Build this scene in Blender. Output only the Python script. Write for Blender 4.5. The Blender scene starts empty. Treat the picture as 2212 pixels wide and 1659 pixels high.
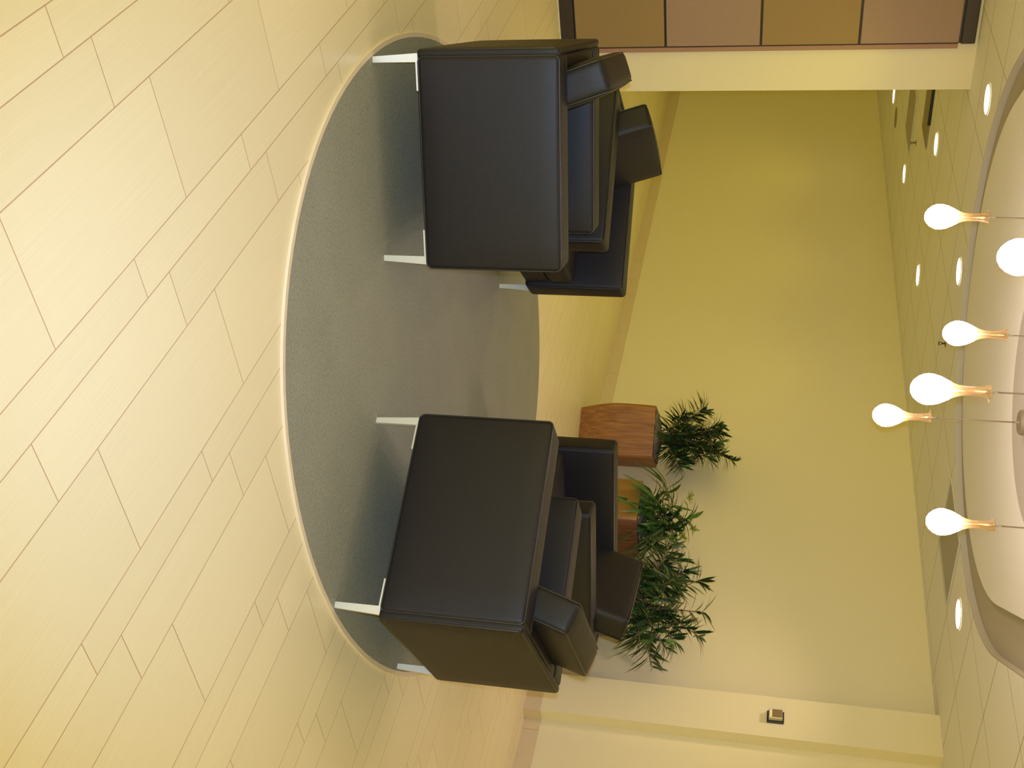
import bpy, bmesh, math, random
from mathutils import Vector, Matrix

SC = bpy.context.scene
COL = SC.collection

# ------------------------------------------------------------------ camera
cam_d = bpy.data.cameras.new('camera')
cam = bpy.data.objects.new('camera', cam_d)
COL.objects.link(cam)
CAM = Vector((0.0, 0.0, 1.375))
F_PX = 2454.758
q_yaw, q_pitch, q_roll = -0.8942, -0.2225, 0.0527
cy, sy, cp, sp = math.cos(q_yaw), math.sin(q_yaw), math.cos(q_pitch), math.sin(q_pitch)
fwd = Vector((sy * cp, cy * cp, sp))
rgt = Vector((cy, -sy, 0.0))
upv = rgt.cross(fwd)
cr, sr = math.cos(q_roll), math.sin(q_roll)
r2 = rgt * cr + upv * sr
u2 = upv * cr - rgt * sr
# the photographer held the camera on its side: the picture's right is the room's up
M = Matrix((u2, -r2, -fwd)).transposed().to_4x4()
M.translation = CAM
cam.matrix_world = M
cam_d.sensor_fit = 'HORIZONTAL'
cam_d.sensor_width = 36.0
cam_d.lens = 36.0 * F_PX / 2212.0
cam_d.clip_start = 0.05
SC.camera = cam

# ------------------------------------------------------------------ light and exposure
SC.view_settings.view_transform = 'Standard'
SC.view_settings.look = 'None'
SC.view_settings.gamma = 1.0
SC.view_settings.use_curve_mapping = False
SC.view_settings.exposure = 0.0
world = bpy.data.worlds.new('lobby_ambient')
SC.world = world
world.use_nodes = True
WB = world.node_tree.nodes['Background']
WB.inputs[0].default_value = (1.0, 0.838, 0.135, 1)
WB.inputs[1].default_value = 2.25

# the compact camera's flash, beside the lens
fl_d = bpy.data.lights.new('camera_flash', 'SPOT')
fl_d.color = (0.41, 0.61, 1.0)
fl_d.energy = 520.0
fl_d.spot_size = math.radians(72)
fl_d.spot_blend = 0.9
fl_d.shadow_soft_size = 0.012
fl = bpy.data.objects.new('camera_flash', fl_d)
COL.objects.link(fl)
fl.matrix_world = M
fl.location = CAM - r2 * 0.055 + u2 * 0.01

DOWN_W = 26.0            # yellow spot behind each recessed downlight of the far rows
DOWN_COL = (1.0, 0.92, 0.05)
NEAR_W = 88.0            # the whiter one by the pilaster
NEAR_COL = (1.0, 0.74, 0.56)

# ------------------------------------------------------------------ materials
def new_mat(name):
    m = bpy.data.materials.new(name)
    m.use_nodes = True
    nt = m.node_tree
    return m, nt, nt.nodes['Principled BSDF']

def N(nt, t, **kw):
    n = nt.nodes.new(t)
    for k, v in kw.items():
        setattr(n, k, v)
    return n

def math_node(nt, op, a, b=None, c=None):
    n = N(nt, 'ShaderNodeMath', operation=op)
    for i, v in enumerate((a, b, c)):
        if v is None:
            continue
        if isinstance(v, (int, float)):
            n.inputs[i].default_value = v
        else:
            nt.links.new(v, n.inputs[i])
    return n.outputs[0]

def mix_col(nt, fac, a, b):
    n = N(nt, 'ShaderNodeMix', data_type='RGBA')
    for s, v in ((0, fac), (6, a), (7, b)):
        if isinstance(v, (int, float)):
            n.inputs[s].default_value = v
        elif isinstance(v, tuple):
            n.inputs[s].default_value = v
        else:
            nt.links.new(v, n.inputs[s])
    return n.outputs[2]

def c4(c):
    return (c[0], c[1], c[2], 1.0)

def plain(name, col, rough=0.6, metal=0.0, var=0.06, scale=6.0, bump=0.0, bscale=60.0, spec=0.5, sheen=0.0):
    m, nt, b = new_mat(name)
    tc = N(nt, 'ShaderNodeTexCoord')
    nz = N(nt, 'ShaderNodeTexNoise')
    nz.inputs['Scale'].default_value = scale
    nz.inputs['Detail'].default_value = 4
    nt.links.new(tc.outputs['Object'], nz.inputs['Vector'])
    lo = tuple(max(0, x * (1 - var)) for x in col)
    hi = tuple(min(1, x * (1 + var)) for x in col)
    nt.links.new(mix_col(nt, nz.outputs[0], c4(lo), c4(hi)), b.inputs['Base Color'])
    b.inputs['Roughness'].default_value = rough
    b.inputs['Metallic'].default_value = metal
    b.inputs['Specular IOR Level'].default_value = spec
    if bump:
        nb = N(nt, 'ShaderNodeTexNoise')
        nb.inputs['Scale'].default_value = bscale
        nb.inputs['Detail'].default_value = 3
        nt.links.new(tc.outputs['Object'], nb.inputs['Vector'])
        bp = N(nt, 'ShaderNodeBump')
        bp.inputs['Strength'].default_value = bump
        bp.inputs['Distance'].default_value = 0.002
        nt.links.new(nb.outputs[0], bp.inputs['Height'])
        nt.links.new(bp.outputs[0], b.inputs['Normal'])
    return m

def emit(name, col, strength):
    m, nt, b = new_mat(name)
    b.inputs['Base Color'].default_value = c4(col)
    b.inputs['Emission Color'].default_value = c4(col)
    b.inputs['Emission Strength'].default_value = strength
    return m

def floor_material():
    """mixed-width plank tile: rows of 4, 6 and 12 inches, each piece two feet long"""
    m, nt, b = new_mat('plank_tile')
    tc = N(nt, 'ShaderNodeTexCoord')
    sx = N(nt, 'ShaderNodeSeparateXYZ')
    nt.links.new(tc.outputs['Object'], sx.inputs[0])
    X, Y = sx.outputs[0], sx.outputs[1]
    P, Y0 = 0.5635, 0.6655
    T1, T2 = 0.1045, 0.2590
    L = 0.6105
    yy = math_node(nt, 'SUBTRACT', Y, Y0)
    per = math_node(nt, 'FLOOR', math_node(nt, 'DIVIDE', yy, P))
    v = math_node(nt, 'SUBTRACT', yy, math_node(nt, 'MULTIPLY', per, P))
    is1 = math_node(nt, 'LESS_THAN', v, T1)
    is3 = math_node(nt, 'GREATER_THAN', v, T2)
    is2 = math_node(nt, 'SUBTRACT', math_node(nt, 'SUBTRACT', 1.0, is1), is3)
    # joint offset of each row
    off = math_node(nt, 'ADD', math_node(nt, 'MULTIPLY', is1, -1.900),
          math_node(nt, 'ADD', math_node(nt, 'MULTIPLY', is2, -2.010), math_node(nt, 'MULTIPLY', is3, -1.562)))
    xx = math_node(nt, 'DIVIDE', math_node(nt, 'SUBTRACT', X, off), L)
    xi = math_node(nt, 'FLOOR', xx)
    xf = math_node(nt, 'SUBTRACT', xx, xi)
    dx = math_node(nt, 'MULTIPLY', math_node(nt, 'MINIMUM', xf, math_node(nt, 'SUBTRACT', 1.0, xf)), L)
    def ad(k):
        return math_node(nt, 'ABSOLUTE', math_node(nt, 'SUBTRACT', v, k))
    dy = math_node(nt, 'MINIMUM', math_node(nt, 'MINIMUM', ad(0.0), ad(P)), math_node(nt, 'MINIMUM', ad(T1), ad(T2)))
    dj = math_node(nt, 'MINIMUM', dx, dy)
    joint = math_node(nt, 'LESS_THAN', dj, 0.0015)
    # per tile tint
    cmb = N(nt, 'ShaderNodeCombineXYZ')
    nt.links.new(xi, cmb.inputs[0])
    nt.links.new(math_node(nt, 'ADD', math_node(nt, 'MULTIPLY', per, 3.0), math_node(nt, 'ADD', is2, math_node(nt, 'MULTIPLY', is3, 2.0))), cmb.inputs[1])
    wn = N(nt, 'ShaderNodeTexWhiteNoise', noise_dimensions='2D')
    nt.links.new(cmb.outputs[0], wn.inputs['Vector'])
    # fine linear streaks along the planks
    mp = N(nt, 'ShaderNodeMapping')
    mp.inputs['Scale'].default_value = (2.2, 240.0, 1.0)
    nt.links.new(tc.outputs['Object'], mp.inputs['Vector'])
    nz = N(nt, 'ShaderNodeTexNoise')
    nz.inputs['Scale'].default_value = 1.0
    nz.inputs['Detail'].default_value = 3
    nt.links.new(mp.outputs[0], nz.inputs['Vector'])
    f = math_node(nt, 'ADD', math_node(nt, 'MULTIPLY', nz.outputs[0], 0.75), math_node(nt, 'MULTIPLY', wn.outputs[0], 0.25))
    col = mix_col(nt, f, (0.66, 0.565, 0.375, 1), (0.78, 0.68, 0.47, 1))
    nt.links.new(mix_col(nt, joint, col, (0.46, 0.30, 0.19, 1)), b.inputs['Base Color'])
    b.inputs['Roughness'].default_value = 0.42
    b.inputs['Specular IOR Level'].default_value = 0.35
    return m

def ceiling_material():
    m, nt, b = new_mat('acoustic_tile')
    tc = N(nt, 'ShaderNodeTexCoord')
    sx = N(nt, 'ShaderNodeSeparateXYZ')
    nt.links.new(tc.outputs['Object'], sx.inputs[0])
    G = 0.565
    def line(s, o):
        t = math_node(nt, 'DIVIDE', math_node(nt, 'SUBTRACT', s, o), G)
        fr = math_node(nt, 'SUBTRACT', t, math_node(nt, 'FLOOR', t))
        return math_node(nt, 'MULTIPLY', math_node(nt, 'MINIMUM', fr, math_node(nt, 'SUBTRACT', 1.0, fr)), G)
    dX, dY = line(sx.outputs[0], -5.865), line(sx.outputs[1], 5.34)
    lx = math_node(nt, 'LESS_THAN', dX, 0.0038)
    ly = math_node(nt, 'LESS_THAN', dY, 0.0032)
    nz = N(nt, 'ShaderNodeTexNoise')
    nz.inputs['Scale'].default_value = 90
    nt.links.new(tc.outputs['Object'], nz.inputs['Vector'])
    base = mix_col(nt, nz.outputs[0], (0.82, 0.805, 0.76, 1), (0.88, 0.87, 0.83, 1))
    base = mix_col(nt, math_node(nt, 'MULTIPLY', ly, 0.62), base, (0.24, 0.21, 0.16, 1))
    base = mix_col(nt, math_node(nt, 'MULTIPLY', lx, 0.72), base, (0.24, 0.21, 0.16, 1))
    nt.links.new(base, b.inputs['Base Color'])
    b.inputs['Roughness'].default_value = 0.9
    b.inputs['Specular IOR Level'].default_value = 0.1
    return m

def carpet_material():
    m, nt, b = new_mat('grey_carpet')
    tc = N(nt, 'ShaderNodeTexCoord')
    n1 = N(nt, 'ShaderNodeTexNoise')
    n1.inputs['Scale'].default_value = 120
    n1.inputs['Detail'].default_value = 3
    n2 = N(nt, 'ShaderNodeTexNoise')
    n2.inputs['Scale'].default_value = 5
    wv = N(nt, 'ShaderNodeTexWave')
    wv.inputs['Scale'].default_value = 42
    wv.inputs['Distortion'].default_value = 2.5
    wv.inputs['Detail'].default_value = 2
    for n in (n1, n2, wv):
        nt.links.new(tc.outputs['Object'], n.inputs['Vector'])
    f = math_node(nt, 'ADD', math_node(nt, 'MULTIPLY', n1.outputs[0], 0.75), math_node(nt, 'ADD', math_node(nt, 'MULTIPLY', wv.outputs['Fac'], 0.12), math_node(nt, 'MULTIPLY', n2.outputs[0], 0.16)))
    nt.links.new(mix_col(nt, f, (0.132, 0.132, 0.108, 1), (0.370, 0.365, 0.305, 1)), b.inputs['Base Color'])
    b.inputs['Roughness'].default_value = 0.95
    b.inputs['Specular IOR Level'].default_value = 0.05
    bp = N(nt, 'ShaderNodeBump')
    bp.inputs['Strength'].default_value = 0.6
    bp.inputs['Distance'].default_value = 0.004
    nt.links.new(n1.outputs[0], bp.inputs['Height'])
    nt.links.new(bp.outputs[0], b.inputs['Normal'])
    return m

def glaze(name, c_lo, c_hi, zscale):
    """streaky brushed glaze, streaks running up the pot"""
    m, nt, b = new_mat(name)
    tc = N(nt, 'ShaderNodeTexCoord')
    mp = N(nt, 'ShaderNodeMapping')
    mp.inputs['Scale'].default_value = (zscale, zscale, 5)
    nt.links.new(tc.outputs['Object'], mp.inputs['Vector'])
    nz = N(nt, 'ShaderNodeTexNoise')
    nz.inputs['Scale'].default_value = 1.0
    nz.inputs['Detail'].default_value = 5
    nt.links.new(mp.outputs[0], nz.inputs['Vector'])
    rp = N(nt, 'ShaderNodeValToRGB')
    rp.color_ramp.elements[0].position = 0.3
    rp.color_ramp.elements[1].position = 0.7
    rp.color_ramp.elements[0].color = c4(c_lo)
    rp.color_ramp.elements[1].color = c4(c_hi)
    nt.links.new(nz.outputs[0], rp.inputs[0])
    nt.links.new(rp.outputs[0], b.inputs['Base Color'])
    b.inputs['Roughness'].default_value = 0.5
    return m

def fabric(name, col):
    m, nt, b = new_mat(name)
    tc = N(nt, 'ShaderNodeTexCoord')
    mp = N(nt, 'ShaderNodeMapping')
    mp.inputs['Scale'].default_value = (160, 420, 160)
    nt.links.new(tc.outputs['Object'], mp.inputs['Vector'])
    nz = N(nt, 'ShaderNodeTexNoise')
    nz.inputs['Scale'].default_value = 1.0
    nz.inputs['Detail'].default_value = 2
    nt.links.new(mp.outputs[0], nz.inputs['Vector'])
    nt.links.new(mix_col(nt, nz.outputs[0], c4([x * 0.82 for x in col]), c4([min(1, x * 1.18) for x in col])), b.inputs['Base Color'])
    b.inputs['Roughness'].default_value = 0.9
    b.inputs['Specular IOR Level'].default_value = 0.1
    return m

def vent_material():
    m, nt, b = new_mat('perforated_metal')
    tc = N(nt, 'ShaderNodeTexCoord')
    wv = N(nt, 'ShaderNodeTexWave')
    wv.inputs['Scale'].default_value = 24
    wv.bands_direction = 'X'
    nt.links.new(tc.outputs['Object'], wv.inputs['Vector'])
    nt.links.new(mix_col(nt, wv.outputs['Fac'], (0.33, 0.305, 0.25, 1), (0.50, 0.47, 0.40, 1)), b.inputs['Base Color'])
    b.inputs['Roughness'].default_value = 0.7
    return m

def neck_glass_material():
    m, nt, b = new_mat('amber_glass')
    out = nt.nodes['Material Output']
    tr = N(nt, 'ShaderNodeBsdfTransparent')
    tr.inputs[0].default_value = (1.0, 0.93, 0.82, 1)
    b.inputs['Base Color'].default_value = (0.55, 0.40, 0.24, 1)
    b.inputs['Roughness'].default_value = 0.06
    lw = N(nt, 'ShaderNodeLayerWeight')
    lw.inputs[0].default_value = 0.45
    tc = N(nt, 'ShaderNodeTexCoord')
    mp = N(nt, 'ShaderNodeMapping')
    mp.inputs['Scale'].default_value = (180, 180, 4)
    nt.links.new(tc.outputs['Object'], mp.inputs['Vector'])
    nz = N(nt, 'ShaderNodeTexNoise')
    nz.inputs['Scale'].default_value = 1.0
    nt.links.new(mp.outputs[0], nz.inputs['Vector'])
    fac = math_node(nt, 'MINIMUM', math_node(nt, 'ADD', math_node(nt, 'MULTIPLY', lw.outputs['Facing'], 0.85), math_node(nt, 'MULTIPLY', nz.outputs[0], 0.22)), 1.0)
    mx = N(nt, 'ShaderNodeMixShader')
    nt.links.new(fac, mx.inputs[0])
    nt.links.new(tr.outputs[0], mx.inputs[1])
    nt.links.new(b.outputs[0], mx.inputs[2])
    nt.links.new(mx.outputs[0], out.inputs['Surface'])
    return m

MT = {}
MT['floor'] = floor_material()
MT['ceiling'] = ceiling_material()
MT['cloud'] = plain('cloud_paint', (0.86, 0.84, 0.80), 0.9, var=0.02, spec=0.1)
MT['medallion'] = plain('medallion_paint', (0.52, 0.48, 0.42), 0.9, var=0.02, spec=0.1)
MT['gap'] = plain('slot_shade', (0.50, 0.455, 0.37), 0.9, var=0.02, spec=0.1)  # shade inside the slot, put into a darker even colour
MT['wall'] = plain('wall_paint', (0.70, 0.625, 0.425), 0.85, var=0.012, scale=3, bump=0.05, bscale=300, spec=0.15)
MT['base'] = plain('baseboard_tile', (0.58, 0.465, 0.315), 0.5, var=0.04, scale=9)
MT['leather'] = plain('dark_leather', (0.0105, 0.0082, 0.0096), 0.50, var=0.10, scale=14, bump=0.18, bscale=240, spec=0.27)
MT['piping'] = plain('leather_piping', (0.012, 0.0095, 0.009), 0.42, var=0.05, scale=14)
MT['leg'] = plain('brushed_aluminium', (0.72, 0.72, 0.72), 0.42, metal=0.55, var=0.03, scale=40)
MT['carpet'] = carpet_material()
MT['border'] = plain('rug_border', (0.64, 0.53, 0.40), 0.7, var=0.05)
MT['dark_frame'] = plain('bronze_frame', (0.030, 0.020, 0.017), 0.45, var=0.05)
MT['fab_a'] = fabric('ochre_fabric', (0.28, 0.190, 0.087))
MT['fab_b'] = fabric('rose_tan_fabric', (0.305, 0.207, 0.152))
MT['fab_edge'] = plain('fabric_return', (0.34, 0.19, 0.12), 0.8, var=0.05)
MT['base_glint'] = plain('base_glint_pale', (0.75, 0.72, 0.62), 0.35, metal=0.5, var=0.03)
MT['trim_white'] = plain('downlight_trim', (0.80, 0.78, 0.70), 0.5, var=0.02)
MT['lens'] = emit('downlight_glow', (1.0, 0.93, 0.78), 14.0)
MT['bulb'] = emit('bulb_glow', (1.0, 0.79, 0.72), 60.0)
MT['neck'] = neck_glass_material()
MT['chrome'] = plain('nickel', (0.62, 0.56, 0.50), 0.25, metal=1.0, var=0.03)
MT['cord'] = plain('brown_cord', (0.19, 0.145, 0.095), 0.5, var=0.05)
MT['canopy'] = plain('canopy_metal', (0.30, 0.25, 0.20), 0.4, metal=0.5, var=0.03)
MT['vent'] = vent_material()
MT['vent_frame'] = plain('vent_frame_paint', (0.55, 0.53, 0.46), 0.7, var=0.02)
MT['black'] = plain('black_plastic', (0.014, 0.012, 0.016), 0.4, var=0.05)
MT['silver'] = plain('silver_box_metal', (0.52, 0.48, 0.40), 0.28, metal=0.75, var=0.04)
MT['cream'] = plain('cream_plastic', (0.78, 0.70, 0.48), 0.4, var=0.02)
MT['mirror'] = plain('smoked_lens', (0.30, 0.22, 0.12), 0.2, metal=0.4, var=0.12, scale=60)
MT['speaker'] = plain('speaker_grille', (0.30, 0.26, 0.17), 0.7, var=0.05)
MT['pot_orange'] = glaze('orange_brown_glaze', (0.170, 0.060, 0.014), (0.33, 0.140, 0.030), 75)
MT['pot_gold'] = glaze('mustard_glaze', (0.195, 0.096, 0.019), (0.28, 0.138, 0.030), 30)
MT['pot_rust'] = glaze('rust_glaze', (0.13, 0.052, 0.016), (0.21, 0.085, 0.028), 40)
MT['soil'] = plain('grey_moss', (0.24, 0.205, 0.165), 0.95, var=0.5, scale=40, bump=1.0, bscale=60)
MT['stem'] = plain('woody_stem', (0.16, 0.11, 0.055), 0.7, var=0.2)
MT['leaf_dark'] = plain('dark_leaf', (0.016, 0.042, 0.011), 0.38, var=0.45, scale=30)
MT['leaf_mid'] = plain('mid_leaf', (0.044, 0.112, 0.017), 0.38, var=0.45, scale=20)
MT['leaf_pale'] = plain('pale_leaf', (0.36, 0.40, 0.10), 0.5, var=0.25, scale=40)

# ------------------------------------------------------------------ mesh helpers
def link(name, bm, mat, parent=None, smooth=False, mats=None):
    me = bpy.data.meshes.new(name)
    bmesh.ops.recalc_face_normals(bm, faces=bm.faces)
    bm.to_mesh(me)
    bm.free()
    if smooth:
        for p in me.polygons:
            p.use_smooth = True
    for mm in (mats or [mat]):
        me.materials.append(mm)
    o = bpy.data.objects.new(name, me)
    COL.objects.link(o)
    if parent is not None:
        o.parent = parent
    return o

def thing(name, label, cat, loc=(0, 0, 0), rz=0.0, group=None):
    o = bpy.data.objects.new(name, None)
    o.empty_display_size = 0.1
    COL.objects.link(o)
    o.location = loc
    o.rotation_euler = (0, 0, rz)
    tag(o, label, cat, group)
    return o

def tag(o, label, cat, group=None):
    o['label'] = label
    o['category'] = cat
    if group:
        o['group'] = group
    return o

def struct(name, bm, mat, label=None, mats=None):
    o = link(name, bm, mat, mats=mats)
    o['kind'] = 'structure'
    if label:
        o['label'] = label
    return o

def box(bm, x0, x1, y0, y1, z0, z1):
    vs = [bm.verts.new((x, y, z)) for x in (x0, x1) for y in (y0, y1) for z in (z0, z1)]
    idx = ((0, 1, 3, 2), (4, 6, 7, 5), (0, 4, 5, 1), (2, 3, 7, 6), (0, 2, 6, 4), (1, 5, 7, 3))
    return [bm.faces.new([vs[i] for i in f]) for f in idx]

def box_bm(*a, bevel=0.0, seg=2):
    bm = bmesh.new()
    box(bm, *a)
    if bevel:
        bmesh.ops.bevel(bm, geom=bm.edges[:], offset=bevel, segments=seg, affect='EDGES', profile=0.5)
    return bm

def rbox_bm(sx, sy, sz, r=0.02, puff=(0, 0, 0), n=7, mat=None, warp=None):
    """upholstered block: rounded edges, faces swelling a little. sizes are full sizes, centred."""
    bm = bmesh.new()
    h = Vector((sx / 2, sy / 2, sz / 2))
    ir = Vector((h.x - r, h.y - r, h.z - r))
    cache = {}
    def samples(hh):
        inner = [(-1 + 2 * i / n) * (hh - r) for i in range(n + 1)]
        e = [hh - r + r * t for t in (0.35, 0.7, 1.0)]
        return [-x for x in reversed(e)] + inner + e
    SX, SY, SZ = samples(h.x), samples(h.y), samples(h.z)
    def vert(p):
        key = (round(p[0], 6), round(p[1], 6), round(p[2], 6))
        if key in cache:
            return cache[key]
        v = Vector(p)
        c = Vector((max(-ir.x, min(ir.x, v.x)), max(-ir.y, min(ir.y, v.y)), max(-ir.z, min(ir.z, v.z))))
        d = v - c
        # keep the spread of points round the corner even
        w = c + (d.normalized() * r if d.length > 1e-9 else d)
        u = (w.x / h.x, w.y / h.y, w.z / h.z)
        k = [max(0.0, 1 - t * t) for t in u]
        nx = max(0, (abs(u[0]) - 0.6) / 0.4) * (1 if u[0] > 0 else -1)
        ny = max(0, (abs(u[1]) - 0.6) / 0.4) * (1 if u[1] > 0 else -1)
        nz = max(0, (abs(u[2]) - 0.6) / 0.4) * (1 if u[2] > 0 else -1)
        w += Vector((nx * puff[0] * (k[1] * k[2]) ** 0.5, ny * puff[1] * (k[0] * k[2]) ** 0.5, nz * puff[2] * (k[0] * k[1]) ** 0.5))
        if warp:
            w = warp(w)
        cache[key] = bm.verts.new(w)
        return cache[key]
    def sheet(A, B, fn):
        for i in range(len(A) - 1):
            for j in range(len(B) - 1):
                q = [vert(fn(A[i], B[j])), vert(fn(A[i + 1], B[j])), vert(fn(A[i + 1], B[j + 1])), vert(fn(A[i], B[j + 1]))]
                if len(set(q)) == 4:
                    try:
                        bm.faces.new(q)
                    except ValueError:
                        pass
    for s in (-1, 1):
        sheet(SX, SY, lambda a, b: (a, b, s * h.z))
        sheet(SX, SZ, lambda a, b: (a, s * h.y, b))
        sheet(SY, SZ, lambda a, b: (s * h.x, a, b))
    if mat is not None:
        bm.transform(mat)
    return bm

def tube(bm, pts, r, seg=8, closed=False, radii=None, caps=True):
    pts = [Vector(p) for p in pts]
    n = len(pts)
    rings = []
    prev = None
    for i, p in enumerate(pts):
        a = pts[(i - 1) % n] if (closed or i > 0) else p
        b = pts[(i + 1) % n] if (closed or i < n - 1) else p
        t = (b - a).normalized()
        if prev is None:
            ref = Vector((0, 0, 1)) if abs(t.z) < 0.9 else Vector((1, 0, 0))
            nrm = t.cross(ref).normalized()
        else:
            nrm = (prev - t * prev.dot(t)).normalized()
        prev = nrm
        bi = t.cross(nrm)
        rr = radii[i] if radii else r
        rings.append([bm.verts.new(p + (nrm * math.cos(k * 2 * math.pi / seg) + bi * math.sin(k * 2 * math.pi / seg)) * rr) for k in range(seg)])
    m = n if closed else n - 1
    for i in range(m):
        A, B = rings[i], rings[(i + 1) % n]
        for k in range(seg):
            bm.faces.new((A[k], A[(k + 1) % seg], B[(k + 1) % seg], B[k]))
    if caps and not closed:
        bm.faces.new(rings[0][::-1])
        bm.faces.new(rings[-1])

def lathe(bm, prof, seg=32, wob=None):
    """profile of (radius, z) turned about z"""
    rings = []
    for i, (r, z) in enumerate(prof):
        if r < 1e-6:
            rings.append([bm.verts.new((0, 0, z))])
        else:
            ring = []
            for k in range(seg):
                a = 2 * math.pi * k / seg
                rr = r * (1 + (wob(i, a) if wob else 0))
                ring.append(bm.verts.new((rr * math.cos(a), rr * math.sin(a), z)))
            rings.append(ring)
    for A, B in zip(rings, rings[1:]):
        if len(A) == 1 and len(B) == 1:
            continue
        for k in range(seg):
            k2 = (k + 1) % seg
            if len(A) == 1:
                bm.faces.new((A[0], B[k2], B[k]))
            elif len(B) == 1:
                bm.faces.new((A[k], A[k2], B[0]))
            else:
                bm.faces.new((A[k], A[k2], B[k2], B[k]))

def rrect_loop(hw, hh, r, seg=4):
    """rounded rectangle outline as (u, v)"""
    out = []
    for cx, cyy, a0 in ((hw - r, hh - r, 0), (-hw + r, hh - r, 90), (-hw + r, -hh + r, 180), (hw - r, -hh + r, 270)):
        for i in range(seg + 1):
            a = math.radians(a0 + 90 * i / seg)
            out.append((cx + r * math.cos(a), cyy + r * math.sin(a)))
    return out

def copy_tree(o, parent=None):
    c = o.copy()
    COL.objects.link(c)
    if parent is not None:
        c.parent = parent
    for ch in list(o.children):
        copy_tree(ch, c)
    return c

# ------------------------------------------------------------------ the room
ZC = 2.45
YW = 6.0           # long back wall
YP = 5.86          # pilaster front
YR = 5.955         # wall right of the pilaster
XS = -6.79         # face of the partition wall on the left
YS = 3.02          # its free end
X0, X1, Y0R = -16.0, 3.4, -3.6

struct('floor', box_bm(X0, X1, Y0R, YW + 0.3, -0.12, 0.0), MT['floor'], 'pale cream plank tile floor in mixed widths')

# capsule outline of the round-ended ceiling opening
A1 = Vector((-4.628, 3.375))
DIRC = Vector((0.724, -0.690)).normalized()
A2 = A1 + DIRC * 1.35
def capsule(c1, c2, r, n=48):
    d = (c2 - c1).normalized()
    a0 = math.atan2(d.y, d.x)
    out = []
    for i in range(n + 1):
        a = a0 + math.pi / 2 + math.pi * i / n
        out.append((c1.x + r * math.cos(a), c1.y + r * math.sin(a)))
    for i in range(n + 1):
        a = a0 - math.pi / 2 + math.pi * i / n
        out.append((c2.x + r * math.cos(a), c2.y + r * math.sin(a)))
    return out

def plate_with_hole(outer, hole, z0, z1):
    bm = bmesh.new()
    edges = []
    for lp in (outer, hole):
        vs = [bm.verts.new((x, y, z0)) for x, y in lp]
        edges += [bm.edges.new((vs[i], vs[(i + 1) % len(vs)])) for i in range(len(vs))]
    r = bmesh.ops.triangle_fill(bm, use_beauty=True, use_dissolve=False, edges=edges)
    fs = [g for g in r['geom'] if isinstance(g, bmesh.types.BMFace)]
    if not fs:
        fs = bm.faces[:]
    ex = bmesh.ops.extrude_face_region(bm, geom=fs)
    bmesh.ops.translate(bm, vec=(0, 0, z1 - z0), verts=[g for g in ex['geom'] if isinstance(g, bmesh.types.BMVert)])
    return bm

def plate(outline, z0, z1, bevel=0.0):
    bm = bmesh.new()
    vs = [bm.verts.new((x, y, z0)) for x, y in outline]
    f = bm.faces.new(vs)
    ex = bmesh.ops.extrude_face_region(bm, geom=[f])
    bmesh.ops.translate(bm, vec=(0, 0, z1 - z0), verts=[g for g in ex['geom'] if isinstance(g, bmesh.types.BMVert)])
    return bm

OPEN = capsule(A1, A2, 1.4158)
outer = [(X0, Y0R), (X1, Y0R), (X1, YW + 0.3), (X0, YW + 0.3)]
struct('ceiling', plate_with_hole(outer, OPEN, ZC, ZC + 0.035), MT['ceiling'], 'suspended ceiling of square acoustic tiles')
struct('trim_1', plate(capsule(A1, A2, 1.50), ZC + 0.035, ZC + 0.06), MT['gap'], 'shade-toned back of the slot round the ceiling cloud')
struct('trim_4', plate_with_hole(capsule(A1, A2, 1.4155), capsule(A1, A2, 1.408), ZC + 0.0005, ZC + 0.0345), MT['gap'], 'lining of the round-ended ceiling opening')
struct('trim_2', plate(capsule(A1 + Vector((0, -0.025)), A2, 1.19), ZC, ZC + 0.0345), MT['cloud'], 'round-ended smooth ceiling cloud framed by a shadow slot')
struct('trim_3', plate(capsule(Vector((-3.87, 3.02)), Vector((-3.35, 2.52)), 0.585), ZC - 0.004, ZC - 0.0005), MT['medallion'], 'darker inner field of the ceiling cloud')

struct('wall_back', box_bm(X0, -4.40, YW, YW + 0.3, 0, ZC), MT['wall'], 'long plain yellow-cream wall behind the planters')
struct('wall_right', box_bm(-4.115, X1, YR, YW + 0.3, 0, ZC), MT['wall'], 'cream wall right of the pilaster')
struct('trim_5', box_bm(-4.40, -4.115, YP, YW + 0.3, 0, ZC), MT['wall'], 'shallow cream pilaster carrying the small silver box')
struct('wall_left', box_bm(XS - 0.15, XS, Y0R, YS, 0, ZC), MT['wall'], 'cream partition wall with a free end at left')
struct('wall_far', box_bm(X0 - 0.2, X0, Y0R, YW + 0.3, 0, ZC), MT['wall'])

def baseboard(name, x0, x1, y, joints, faces='front'):
    bm = bmesh.new()
    xs = [x0] + joints + [x1]
    for a, b in zip(xs, xs[1:]):
        box(bm, a + 0.001, b - 0.001, y - 0.010, y, 0, 0.104)
    bmesh.ops.bevel(bm, geom=bm.edges[:], offset=0.001, segments=1, affect='EDGES')
    return struct(name, bm, MT['base'], 'low tan tile baseboard')
baseboard('baseboard_back', X0, -4.40, YW, [-15.0 + 0.61 * i for i in range(17)])
baseboard('baseboard_right', -4.115, X1, YR, [-4.03 + 0.61 * i for i in range(12)])
bb = bmesh.new()
box(bb, -4.410, -4.105, YP - 0.010, YP, 0, 0.104)
box(bb, -4.115, -4.105, YP + 0.001, YR - 0.011, 0, 0.104)
struct('baseboard_pilaster', bb, MT['base'], 'tan tile baseboard round the pilaster foot')

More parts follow.
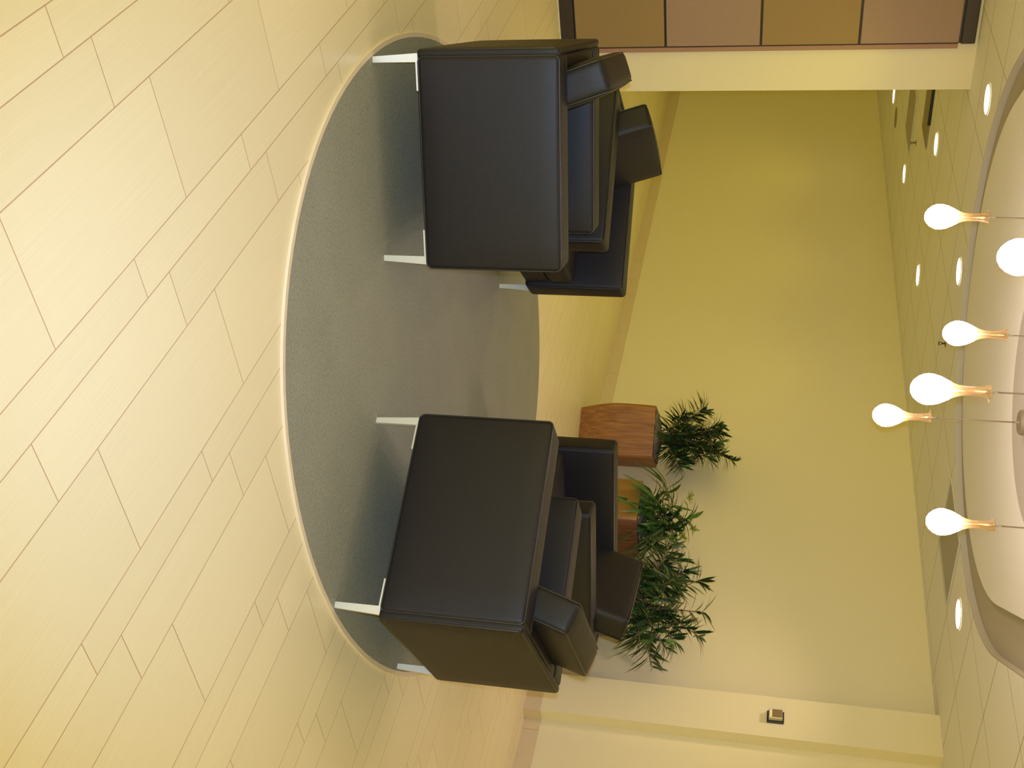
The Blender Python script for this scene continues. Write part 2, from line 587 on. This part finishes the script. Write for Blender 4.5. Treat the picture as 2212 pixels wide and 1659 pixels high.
# ------------------------------------------------------------------ panelled partition on the left
PX0, PX1 = XS, XS + 0.045
PY1 = 2.725
PY0 = 0.90
pp = thing('panel_partition', 'tall wall panel of four stacked tan fabric squares in a dark bronze frame', 'wall panel', (XS, (PY0 + PY1) / 2, 0))
def pl(x0, x1, y0, y1, z0, z1):
    return (x0 - XS, x1 - XS, y0 - (PY0 + PY1) / 2, y1 - (PY0 + PY1) / 2, z0, z1)
link('bottom_rail', box_bm(*pl(PX0, PX1 - 0.004, PY0, PY1 - 0.004, 0.004, 0.088), bevel=0.003), MT['dark_frame'], pp)
link('top_rail', box_bm(*pl(PX0, PX1 - 0.004, PY0, PY1, 2.352, 2.430), bevel=0.006), MT['dark_frame'], pp)
link('backing', box_bm(*pl(PX0, PX1 - 0.020, PY0, PY1 - 0.002, 0.088, 2.352)), MT['dark_frame'], pp)
link('end_trim', box_bm(*pl(PX0, PX1 - 0.016, PY1 + 0.0005, PY1 + 0.030, 0.10, 2.34), bevel=0.003), MT['fab_edge'], pp)
link('base_glint_strip', box_bm(*pl(PX1 - 0.004, PX1 + 0.004, PY0, PY1 - 0.004, 0.0, 0.006)), MT['base_glint'], pp)  # pale strip added to draw the light reflecting along the base edge
zs = [0.095, 0.652, 1.221, 1.788, 2.348]
for i in range(4):
    for y0, y1 in ((PY0 + 0.01, PY1 - 0.012),):
        a = link('fabric_panel', box_bm(*pl(PX0 + 0.024, PX1, y0, y1, zs[i] + 0.005, zs[i + 1] - 0.009), bevel=0.004), MT['fab_a'] if i % 2 == 0 else MT['fab_b'], pp)

# ------------------------------------------------------------------ oval rug
rug = thing('oval_rug', 'large oval grey-green carpet rug under the four armchairs', 'rug', (-3.869, 3.021, 0), math.radians(136.36))
def ellipse(a, b, n=120):
    return [(a * math.cos(2 * math.pi * i / n), b * math.sin(2 * math.pi * i / n)) for i in range(n)]
link('carpet', plate(ellipse(1.860, 1.320), 0.0, 0.009), MT['carpet'], rug)
link('border', plate_with_hole(ellipse(1.878, 1.338), ellipse(1.861, 1.321), 0.0, 0.009), MT['border'], rug)

# ------------------------------------------------------------------ leather armchair
LZ = 0.160          # leg height
AT = 0.645          # arm top
HW, HD = 0.418, 0.3725
AW = 0.140
G_CH = 'leather armchairs on the oval rug'

def piping_loop(bm, x, y0, y1, z0, z1, r=0.0032, rr=0.018):
    cyy, czz = (y0 + y1) / 2, (z0 + z1) / 2
    tube(bm, [(x, cyy + u, czz + v) for u, v in rrect_loop((y1 - y0) / 2, (z1 - z0) / 2, rr)], r, 6, closed=True)

def make_chair(label, z_rug):
    t = thing('armchair', label, 'armchair', (0, 0, z_rug), 0, G_CH)
    ya, yb = -HD + 0.022, HD
    for s in (-1, 1):
        xc = s * (HW - AW / 2)
        arm = link('armrest', rbox_bm(AW, yb - ya, AT - LZ, 0.017, (0.009, 0.007, 0.006), 8,
                   Matrix.Translation((xc, (ya + yb) / 2, (AT + LZ) / 2))), MT['leather'], t, smooth=True)
        pb = bmesh.new()
        for k in (-1, 1):
            piping_loop(pb, xc + k * (AW / 2 - 0.006), ya + 0.002, yb - 0.001, LZ + 0.002, AT - 0.001)
        link('piping', pb, MT['piping'], arm, smooth=True)
    back = link('backrest', rbox_bm(2 * (HW - AW) + 0.006, 0.056, AT - LZ - 0.004, 0.015, (0, 0.003, 0.003), 6,
                Matrix.Translation((0, -HD + 0.022 + 0.028, (AT + LZ) / 2 - 0.001))), MT['leather'], t, smooth=True)
    bp = link('back_panel', rbox_bm(2 * HW - 0.004, 0.030, AT - LZ, 0.012, (0, 0.006, 0.003), 8,
              Matrix.Translation((0, -HD + 0.013, (AT + LZ) / 2))), MT['leather'], t, smooth=True)
    pb = bmesh.new()
    tube(pb, [(u, -HD + 0.001, (AT + LZ) / 2 + v) for u, v in rrect_loop(HW - 0.008, (AT - LZ) / 2 - 0.006, 0.015)], 0.003, 6, closed=True)
    link('piping', pb, MT['piping'], bp, smooth=True)
    w = 2 * (HW - AW) - 0.008
    link('seat_base', rbox_bm(w, 0.648, 0.118, 0.012, (0, 0.004, 0), 5,
         Matrix.Translation((0, 0.028, LZ + 0.060))), MT['leather'], t, smooth=True)
    seat = link('seat_cushion', rbox_bm(w - 0.004, 0.648, 0.128, 0.024, (0, 0.010, 0.014), 7,
         Matrix.Translation((0, 0.032, LZ + 0.120 + 0.064))), MT['leather'], t, smooth=True)
    # loose back cushion leaning back over the low backrest
    ang = math.radians(18)
    mtx = Matrix.Translation((0, -0.219, 0.600)) @ Matrix.Rotation(ang, 4, 'X')
    cw, ct, ch = 0.568, 0.118, 0.375
    cush = link('back_cushion', rbox_bm(cw, ct, ch, 0.020, (0.006, 0.013, 0.010), 8, mtx), MT['leather'], t, smooth=True)
    pb = bmesh.new()
    for k in (-1, 1):
        lp = [mtx @ Vector((u, k * (ct / 2 - 0.005), v)) for u, v in rrect_loop(cw / 2 - 0.001, ch / 2 - 0.001, 0.02)]
        tube(pb, lp, 0.0028, 6, closed=True)
    link('piping', pb, MT['piping'], cush, smooth=True)
    # tapered flat aluminium legs, each with a short bar under the body
    for sx in (-1, 1):
        for sy in (-1, 1):
            bm = bmesh.new()
            xo = sx * (HW - 0.012)
            xi = sx * (HW - 0.024)
            ci = sy * (HD - 0.041)      # inner edge, vertical
            ct_, cb_ = sy * (HD - 0.012), sy * (HD - 0.021)
            q = [(ci, 0.0), (cb_, 0.0), (ct_, LZ - 0.001), (ci - sy * 0.094, LZ - 0.001), (ci - sy * 0.094, LZ - 0.009), (ci, LZ - 0.009)]
            va = [bm.verts.new((xo, y, z)) for y, z in q]
            vb = [bm.verts.new((xi, y, z)) for y, z in q]
            bm.faces.new(va)
            bm.faces.new(vb[::-1])
            for i in range(6):
                j = (i + 1) % 6
                bm.faces.new((va[i], va[j], vb[j], vb[i]))
            link('leg', bm, MT['leg'], t)
    return t

RZ = 0.0095
def place(t, cx, cyy, fx, fy, label):
    t.location = (cx, cyy, RZ)
    t.rotation_euler = (0, 0, math.atan2(-fx, fy))
    t['label'] = label

chair1 = make_chair('', RZ)
place(chair1, -3.772, 1.900, 0.340, 0.940, 'dark leather armchair in front of the fabric wall panel, its arm side towards us')
ch2 = copy_tree(chair1)
place(ch2, -2.770, 3.050, -0.914, -0.404, 'dark leather armchair nearest the silver wall box, its back panel showing')
ch3 = copy_tree(chair1)
place(ch3, -4.707, 2.613, 0.770, 0.638, 'dark leather armchair half hidden behind the one by the fabric wall panel')
ch4 = copy_tree(chair1)
place(ch4, -3.718, 3.943, -0.309, -0.951, 'dark leather armchair directly in front of the three planters')

# ------------------------------------------------------------------ planters with bushy plants
def add_leaf(bm, p, d, up, L, W, droop, fold=0.25, mi=0):
    """a lanceolate leaf: five stations, folded along the midrib"""
    d = d.normalized()
    side = d.cross(up)
    if side.length < 1e-4:
        side = d.cross(Vector((1, 0, 0)))
    side.normalize()
    nrm = side.cross(d).normalized()
    st = ((0.0, 0.12), (0.22, 0.75), (0.45, 1.0), (0.72, 0.68), (1.0, 0.0))
    mids, lft, rgt_ = [], [], []
    for t, w in st:
        c = p + d * (L * t) + Vector((0, 0, -1)) * (droop * L * t * t)
        hw = W * 0.5 * w
        mids.append(bm.verts.new(c))
        if w > 0:
            lft.append(bm.verts.new(c - side * hw + nrm * hw * fold))
            rgt_.append(bm.verts.new(c + side * hw + nrm * hw * fold))
    for i in range(3):
        f1 = bm.faces.new((mids[i], mids[i + 1], lft[i + 1], lft[i]))
        f2 = bm.faces.new((mids[i], rgt_[i], rgt_[i + 1], mids[i + 1]))
        f1.material_index = f2.material_index = mi
    f1 = bm.faces.new((mids[3], mids[4], lft[3]))
    f2 = bm.faces.new((mids[3], rgt_[3], mids[4]))
    f1.material_index = f2.material_index = mi

def pot_bm(w_base, w_mid, w_top, h, r_frac=0.16, wall=0.022, seg=5):
    """square planter whose sides curve in towards the foot; hollow at the top"""
    bm = bmesh.new()
    prof = []
    for i in range(13):
        t = i / 12
        if t < 0.55:
            k = t / 0.55
            w = w_base + (w_mid - w_base) * math.sin(k * math.pi / 2)
        else:
            k = (t - 0.55) / 0.45
            w = w_mid + (w_top - w_mid) * k * k
        prof.append((w, t * h))
    prof += [(w_top - 0.004, h + 0.004), (w_top - 2 * wall, h + 0.004), (w_top - 2 * wall - 0.004, h - 0.05)]
    rings = []
    for w, z in prof:
        lp = rrect_loop(w / 2, w / 2, w * r_frac / 2, seg)
        bulge = 0.02
        ring = []
        for u, v in lp:
            a, b = u / (w / 2), v / (w / 2)
            ring.append(bm.verts.new((u * (1 + bulge * (1 - b * b)), v * (1 + bulge * (1 - a * a)), z)))
        rings.append(ring)
    n = len(rings[0])
    for A, B in zip(rings, rings[1:]):
        for k in range(n):
            f = bm.faces.new((A[k], A[(k + 1) % n], B[(k + 1) % n], B[k]))
            nx, ny = f.calc_center_median().x, f.calc_center_median().y
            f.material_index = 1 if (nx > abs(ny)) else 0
    bm.faces.new(rings[0][::-1])
    bm.faces.new(rings[-1])
    return bm

def soil_bm(w, z, rnd):
    bm = bmesh.new()
    n = 10
    vs = [[bm.verts.new(((-0.5 + i / n) * w, (-0.5 + j / n) * w, z + rnd.uniform(-0.008, 0.016) + 0.034 * (1 - (2 * i / n - 1) ** 2) * (1 - (2 * j / n - 1) ** 2))) for j in range(n + 1)] for i in range(n + 1)]
    for i in range(n):
        for j in range(n):
            bm.faces.new((vs[i][j], vs[i + 1][j], vs[i + 1][j + 1], vs[i][j + 1]))
    return bm

def bushy(root, seed, z0, tips, L, W, per, leafmats, droop, along=10):
    """stems from the soil to each tip, whorls of narrow leaves round the upper stem and at the tip"""
    rnd = random.Random(seed)
    sb, fb = bmesh.new(), bmesh.new()
    for (tx, ty, tz, dens) in tips:
        base = Vector((rnd.uniform(-0.05, 0.05), rnd.uniform(-0.05, 0.05), z0))
        tip = Vector((tx, ty, tz))
        mid = base.lerp(tip, 0.5) + Vector((-0.15 * tx, -0.15 * ty, 0.05))
        pts = [base * (1 - t) ** 2 + mid * 2 * t * (1 - t) + tip * t * t for t in [i / 7 for i in range(8)]]
        tube(sb, pts, 0.004, 5, radii=[0.006 - 0.0004 * i for i in range(8)])
        dirt = (pts[-1] - pts[-3]).normalized()
        cnt = int(per * dens)
        for k in range(cnt):
            t = 1.0 - 0.62 * (rnd.random() ** 1.3)
            s = t * 7
            i = min(6, int(s))
            p = pts[i].lerp(pts[i + 1], s - i)
            a = rnd.uniform(0, 2 * math.pi)
            ref = dirt.cross(Vector((0.3, 0.2, 1))).normalized()
            bi = dirt.cross(ref)
            out = ref * math.cos(a) + bi * math.sin(a)
            lift = 0.25 + 1.2 * (t - 0.5) * rnd.uniform(0.3, 1.3)
            d = out + dirt * lift + Vector((0, 0, 0.15))
            mi = 0 if rnd.random() < 0.8 else 1
            add_leaf(fb, p, d, Vector((0, 0, 1)), L * rnd.uniform(0.7, 1.15), W * rnd.uniform(0.75, 1.2), droop * rnd.uniform(0.3, 1.5), mi=mi)
    # leaves that would reach the wall bend back along it
    rz, oy = root.rotation_euler.z, root.location.y
    for g in (sb, fb):
        for v in g.verts:
            wy = oy + math.sin(rz) * v.co.x + math.cos(rz) * v.co.y
            if wy > 5.88:
                k = (5.88 + (wy - 5.88) * 0.2) - wy
                v.co.x += k * math.sin(rz)
                v.co.y += k * math.cos(rz)
    link('stems', sb, MT['stem'], root, smooth=True)
    link('foliage', fb, None, root, smooth=True, mats=leafmats)

G_PL = 'planters along the back wall'
PH = 0.560
def planter(label, x, y, rz, seed, tips, L, W, per, potmats, leafmats, droop, sizes):
    rnd = random.Random(seed + 50)
    t = thing('potted_plant', label, 'potted plant', (x, y, 0), rz, G_PL)
    link('planter', pot_bm(*sizes, PH), None, t, smooth=False, mats=potmats)
    link('moss', soil_bm(sizes[2] - 0.05, PH + 0.002, rnd), MT['soil'], t, smooth=True)
    bushy(t, seed, PH - 0.02, tips, L, W, per, leafmats, droop)
    return t

def ring_tips(rnd, n, r0, r1, z0, z1, squash=1.0):
    out = []
    for i in range(n):
        a = 2 * math.pi * (i + rnd.uniform(-0.3, 0.3)) / n
        r = rnd.uniform(r0, r1)
        out.append((r * math.cos(a), r * math.sin(a) * squash, rnd.uniform(z0, z1), 1.0))
    return out

rnd = random.Random(4)
tips1 = ring_tips(rnd, 12, 0.17, 0.29, 0.66, 0.95) + ring_tips(rnd, 10, 0.04, 0.21, 0.95, 1.16)
p1 = planter('bushy dark green plant in the orange-brown square planter, leftmost of the three', -6.50, 5.66, math.radians(38), 11, tips1, 0.145, 0.0185, 46,
             [MT['pot_orange'], MT['pot_orange']], [MT['leaf_dark'], MT['leaf_mid']], 0.25, (0.33, 0.415, 0.405))
tips2 = ring_tips(rnd, 11, 0.14, 0.28, 0.60, 0.80) + ring_tips(rnd, 5, 0.04, 0.14, 0.78, 0.88)
p2 = planter('brighter green broad-leaved plant in the mustard and rust planter, middle of the three', -5.53, 5.57, 0.0, 23, tips2, 0.225, 0.031, 17,
             [MT['pot_gold'], MT['pot_rust']], [MT['leaf_mid'], MT['leaf_dark']], 0.50, (0.32, 0.40, 0.39))
# two pale young heads among the leaves
r3 = random.Random(9)
for hx, hy, hz in ((-0.04, -0.20, 0.88), (0.15, -0.10, 0.92), (0.22, -0.10, 0.86)):
    hb = bmesh.new()
    lathe(hb, [(0.0, -0.012), (0.006, -0.008), (0.007, 0.0), (0.0, 0.008)], 8)
    for k in range(18):
        d = Vector((r3.uniform(-1, 1), r3.uniform(-1, 1), r3.uniform(0.1, 1.2)))
        add_leaf(hb, Vector((0, 0, 0)), d, Vector((0, 0, 1)), 0.062 * r3.uniform(0.7, 1.2), 0.018, 0.1)
    hb.transform(Matrix.Translation((hx, hy, hz)))
    fh = link('flower_head', hb, MT['leaf_pale'], p2, smooth=True)
    fh['label'] = 'pale yellow-green young flower head'
tips3 = ring_tips(rnd, 15, 0.20, 0.40, 0.62, 0.90) + ring_tips(rnd, 8, 0.05, 0.25, 0.88, 1.10)
p3 = planter('bushy dark green plant nearest the pilaster, its planter hidden behind the armchairs', -4.73, 5.47, math.radians(20), 37, tips3, 0.158, 0.0195, 44,
             [MT['pot_rust'], MT['pot_rust']], [MT['leaf_dark'], MT['leaf_mid']], 0.25, (0.32, 0.40, 0.39))

# ------------------------------------------------------------------ pendant lamps
G_PD = 'glass drop pendant lamps under the ceiling cloud'
ZT = ZC - 0.004
def make_pendant(label, x, y, zb, s=1.0, seed=0):
    """x, y, height of the bulb's lowest point, size factor"""
    t = thing('pendant_lamp', label, 'pendant lamp', (x, y, zb), 0, G_PD)
    g = [(0.0, 0.0), (0.014, 0.002), (0.028, 0.010), (0.041, 0.025), (0.0485, 0.042), (0.0500, 0.055), (0.0485, 0.070), (0.0435, 0.088), (0.0365, 0.103), (0.028, 0.119), (0.0, 0.126)]
    bm = bmesh.new()
    lathe(bm, [(r * s, z * s) for r, z in g], 32)
    link('glowing_bulb', bm, MT['bulb'], t, smooth=True)
    nk = [(0.0290, 0.1185), (0.0225, 0.132), (0.0175, 0.147), (0.0150, 0.165), (0.0148, 0.190), (0.0170, 0.212), (0.0205, 0.230), (0.0225, 0.240)]
    bm = bmesh.new()
    lathe(bm, [(r * s, z * s) for r, z in nk] + [(r * s - 0.0022, z * s) for r, z in reversed(nk)], 28,
          wob=lambda i, a: 0.05 * math.sin(3 * a + seed) * (1 if 5 <= i <= 10 else 0.3))
    # drawn-out drips of glass at the lip
    for k in range(3):
        a = seed + k * 2.1
        p0 = Vector((0.021 * s * math.cos(a), 0.021 * s * math.sin(a), 0.232 * s))
        tube(bm, [p0, p0 + Vector((0.007 * math.cos(a), 0.007 * math.sin(a), 0.006)), p0 + Vector((0.015 * math.cos(a), 0.015 * math.sin(a), 0.002))], 0.002, 6, radii=[0.003, 0.0026, 0.0012])
    link('glass_neck', bm, MT['neck'], t, smooth=True)
    bm = bmesh.new()
    lathe(bm, [(0.0, 0.126 * s), (0.004, 0.128 * s), (0.004, 0.205 * s), (0.0065, 0.212 * s), (0.0075, 0.228 * s), (0.0065, 0.240 * s), (0.0035, 0.250 * s), (0.0025, 0.268 * s), (0.0, 0.268 * s)], 14)
    link('socket', bm, MT['chrome'], t, smooth=True)
    bm = bmesh.new()
    tube(bm, [(0, 0, 0.262 * s), (0, 0, ZT - zb - 0.030)], 0.0028, 6)
    link('cord', bm, MT['cord'], t, smooth=True)
    bm = bmesh.new()
    h = ZT - zb
    lathe(bm, [(0.0, h - 0.050), (0.004, h - 0.050), (0.005, h - 0.034), (0.048, h - 0.034), (0.054, h - 0.028), (0.054, h - 0.002), (0.0, h - 0.002)], 30)
    link('canopy', bm, MT['canopy'], t, smooth=False)
    return t

make_pendant('glass drop pendant lamp hanging nearest the fabric wall panel', -4.190, 2.399, 1.942, 1.0, 0.3)
make_pendant('glass drop pendant lamp cut off by the picture edge, only its globe showing', -2.800, 1.722, 1.953, 1.0, 1.2)
make_pendant('glass drop pendant lamp with a ceiling sprinkler just behind its globe', -3.919, 2.770, 2.036, 1.0, 2.2)
make_pendant('largest-looking whole glass drop pendant lamp, beside the lowest-hanging one', -2.985, 2.329, 1.809, 1.0, 3.0)
make_pendant('lowest-hanging glass drop pendant lamp, the only one whose ceiling canopy shows', -4.000, 3.276, 1.818, 1.0, 4.1)
make_pendant('glass drop pendant lamp hanging in front of the perforated ceiling vent', -3.230, 3.143, 1.970, 1.0, 5.3)

# ------------------------------------------------------------------ recessed downlights
G_DL = 'recessed ceiling downlights'
def make_downlight(x, y, label, seen=True):
    t = thing('downlight', label, 'ceiling light', (x, y, ZC), 0, G_DL)
    bm = bmesh.new()
    lathe(bm, [(0.088, -0.0005), (0.088, -0.004), (0.080, -0.006), (0.078, -0.0005)], 40)
    link('trim_ring', bm, MT['trim_white'], t, smooth=False)
    bm = bmesh.new()
    lathe(bm, [(0.0, -0.0045), (0.055, -0.0042), (0.079, -0.003), (0.079, -0.0006), (0.0, -0.0006)], 40)
    link('lens', bm, MT['lens'], t, smooth=False)
    ld = bpy.data.lights.new('downlight_lamp', 'SPOT')
    near = x > -5.0
    ld.energy = NEAR_W if near else DOWN_W
    ld.color = NEAR_COL if near else DOWN_COL
    ld.spot_size = math.radians(125)
    ld.spot_blend = 1.0
    ld.shadow_soft_size = 0.07
    lo = bpy.data.objects.new('downlight_lamp', ld)
    COL.objects.link(lo)
    lo.parent = t
    lo.location = (0, 0, -0.012)
    return t

for x, y, lab in (
    (-6.165, 2.800, 'round white downlight close above the free end of the partition wall'),
    (-7.850, 3.905, 'round white downlight by the dark ceiling air slot'),
    (-9.560, 5.045, 'round white downlight third along the row by the back wall, past the far sprinkler'),
    (-11.300, 5.085, 'farthest round white downlight, half cut by the partition wall edge'),
    (-6.145, 3.890, 'round white downlight beside the rim of the ceiling cloud'),
    (-7.820, 4.995, 'round white downlight along the back wall between far row and ceiling cloud'),
    (-4.450, 5.020, 'round white downlight above the pilaster side, beyond the perforated vent')):
    make_downlight(x, y, lab)
# ------------------------------------------------------------------ other things in the ceiling
def vent(label, x0, x1, y0, y1):
    cx, cyy = (x0 + x1) / 2, (y0 + y1) / 2
    t = thing('ceiling_vent', label, 'vent', (cx, cyy, ZC), 0, 'perforated ceiling vents')
    hx, hy = (x1 - x0) / 2, (y1 - y0) / 2
    link('perforated_plate', box_bm(-hx + 0.012, hx - 0.012, -hy + 0.012, hy - 0.012, -0.006, -0.0008), MT['vent'], t)
    link('frame', plate_with_hole([(-hx, -hy), (hx, -hy), (hx, hy), (-hx, hy)], [(-hx + 0.0125, -hy + 0.0125), (hx - 0.0125, -hy + 0.0125), (hx - 0.0125, hy - 0.0125), (-hx + 0.0125, hy - 0.0125)], -0.008, -0.0008), MT['vent_frame'], t)
    return t
vent('square grey perforated vent touching the ceiling cloud slot', -5.275, -4.745, 4.770, 5.290)
vent('square grey perforated vent behind the partition wall, beside the far sprinkler', -9.890, -9.360, 4.225, 4.760)

dif = thing('air_diffuser', 'square tan ceiling diffuser with a dark slot, half behind the partition wall', 'vent', (-8.47, 3.93, ZC))
link('plate', box_bm(-0.25, 0.13, -0.26, 0.26, -0.010, -0.0008, bevel=0.003), MT['speaker'], dif)
link('slot', box_bm(0.135, 0.165, -0.24, 0.05, -0.022, -0.0008), MT['black'], dif)

def sprinkler(label, x, y):
    t = thing('sprinkler', label, 'sprinkler', (x, y, ZC), 0, 'ceiling sprinklers')
    bm = bmesh.new()
    lathe(bm, [(0.0, -0.006), (0.012, -0.006), (0.024, -0.003), (0.026, -0.0006), (0.0, -0.0006)], 24)
    link('escutcheon', bm, MT['canopy'], t, smooth=False)
    bm = bmesh.new()
    tube(bm, [(0, 0, -0.006), (0, 0, -0.024)], 0.005, 8)
    for s in (-1, 1):
        tube(bm, [(0, s * 0.004, -0.021), (0, s * 0.010, -0.030), (0, s * 0.002, -0.041)], 0.0022, 6)
    link('yoke', bm, MT['black'], t)
    bm = bmesh.new()
    lathe(bm, [(0.0, -0.044), (0.015, -0.043), (0.015, -0.041), (0.0, -0.041)], 16)
    link('deflector', bm, MT['black'], t)
    return t
sprinkler('small dark sprinkler head below the ceiling behind the partition wall end', -9.03, 4.48)
sprinkler('small dark sprinkler head just behind a pendant globe', -6.20, 4.465)

sp_ = thing('ceiling_speaker', 'unlit round brown ceiling speaker beside the farthest downlight', 'speaker', (-10.85, 5.115, ZC))
bm = bmesh.new()
lathe(bm, [(0.0, -0.004), (0.088, -0.004), (0.088, -0.0006), (0.0, -0.0006)], 32)
link('grille', bm, MT['speaker'], sp_)
bm = bmesh.new()
lathe(bm, [(0.100, -0.0006), (0.100, -0.006), (0.089, -0.006), (0.089, -0.0006)], 32)
link('rim', bm, MT['speaker'], sp_)

# ------------------------------------------------------------------ small wall box on the pilaster
wb = thing('wall_device', 'small silver box on a black plate high on the pilaster', 'wall device', (-4.250, YP, 1.512))
link('back_plate', box_bm(-0.040, 0.040, -0.014, -0.0005, -0.050, 0.050, bevel=0.003), MT['black'], wb)
link('housing', box_bm(-0.031, 0.031, -0.046, -0.0145, -0.040, 0.040, bevel=0.003), MT['silver'], wb)
link('front_window', box_bm(-0.027, 0.027, -0.0485, -0.0465, -0.018, 0.037, bevel=0.0008), MT['mirror'], wb)
link('lower_strip', box_bm(-0.027, 0.027, -0.0485, -0.0465, -0.036, -0.021, bevel=0.0008), MT['cream'], wb)
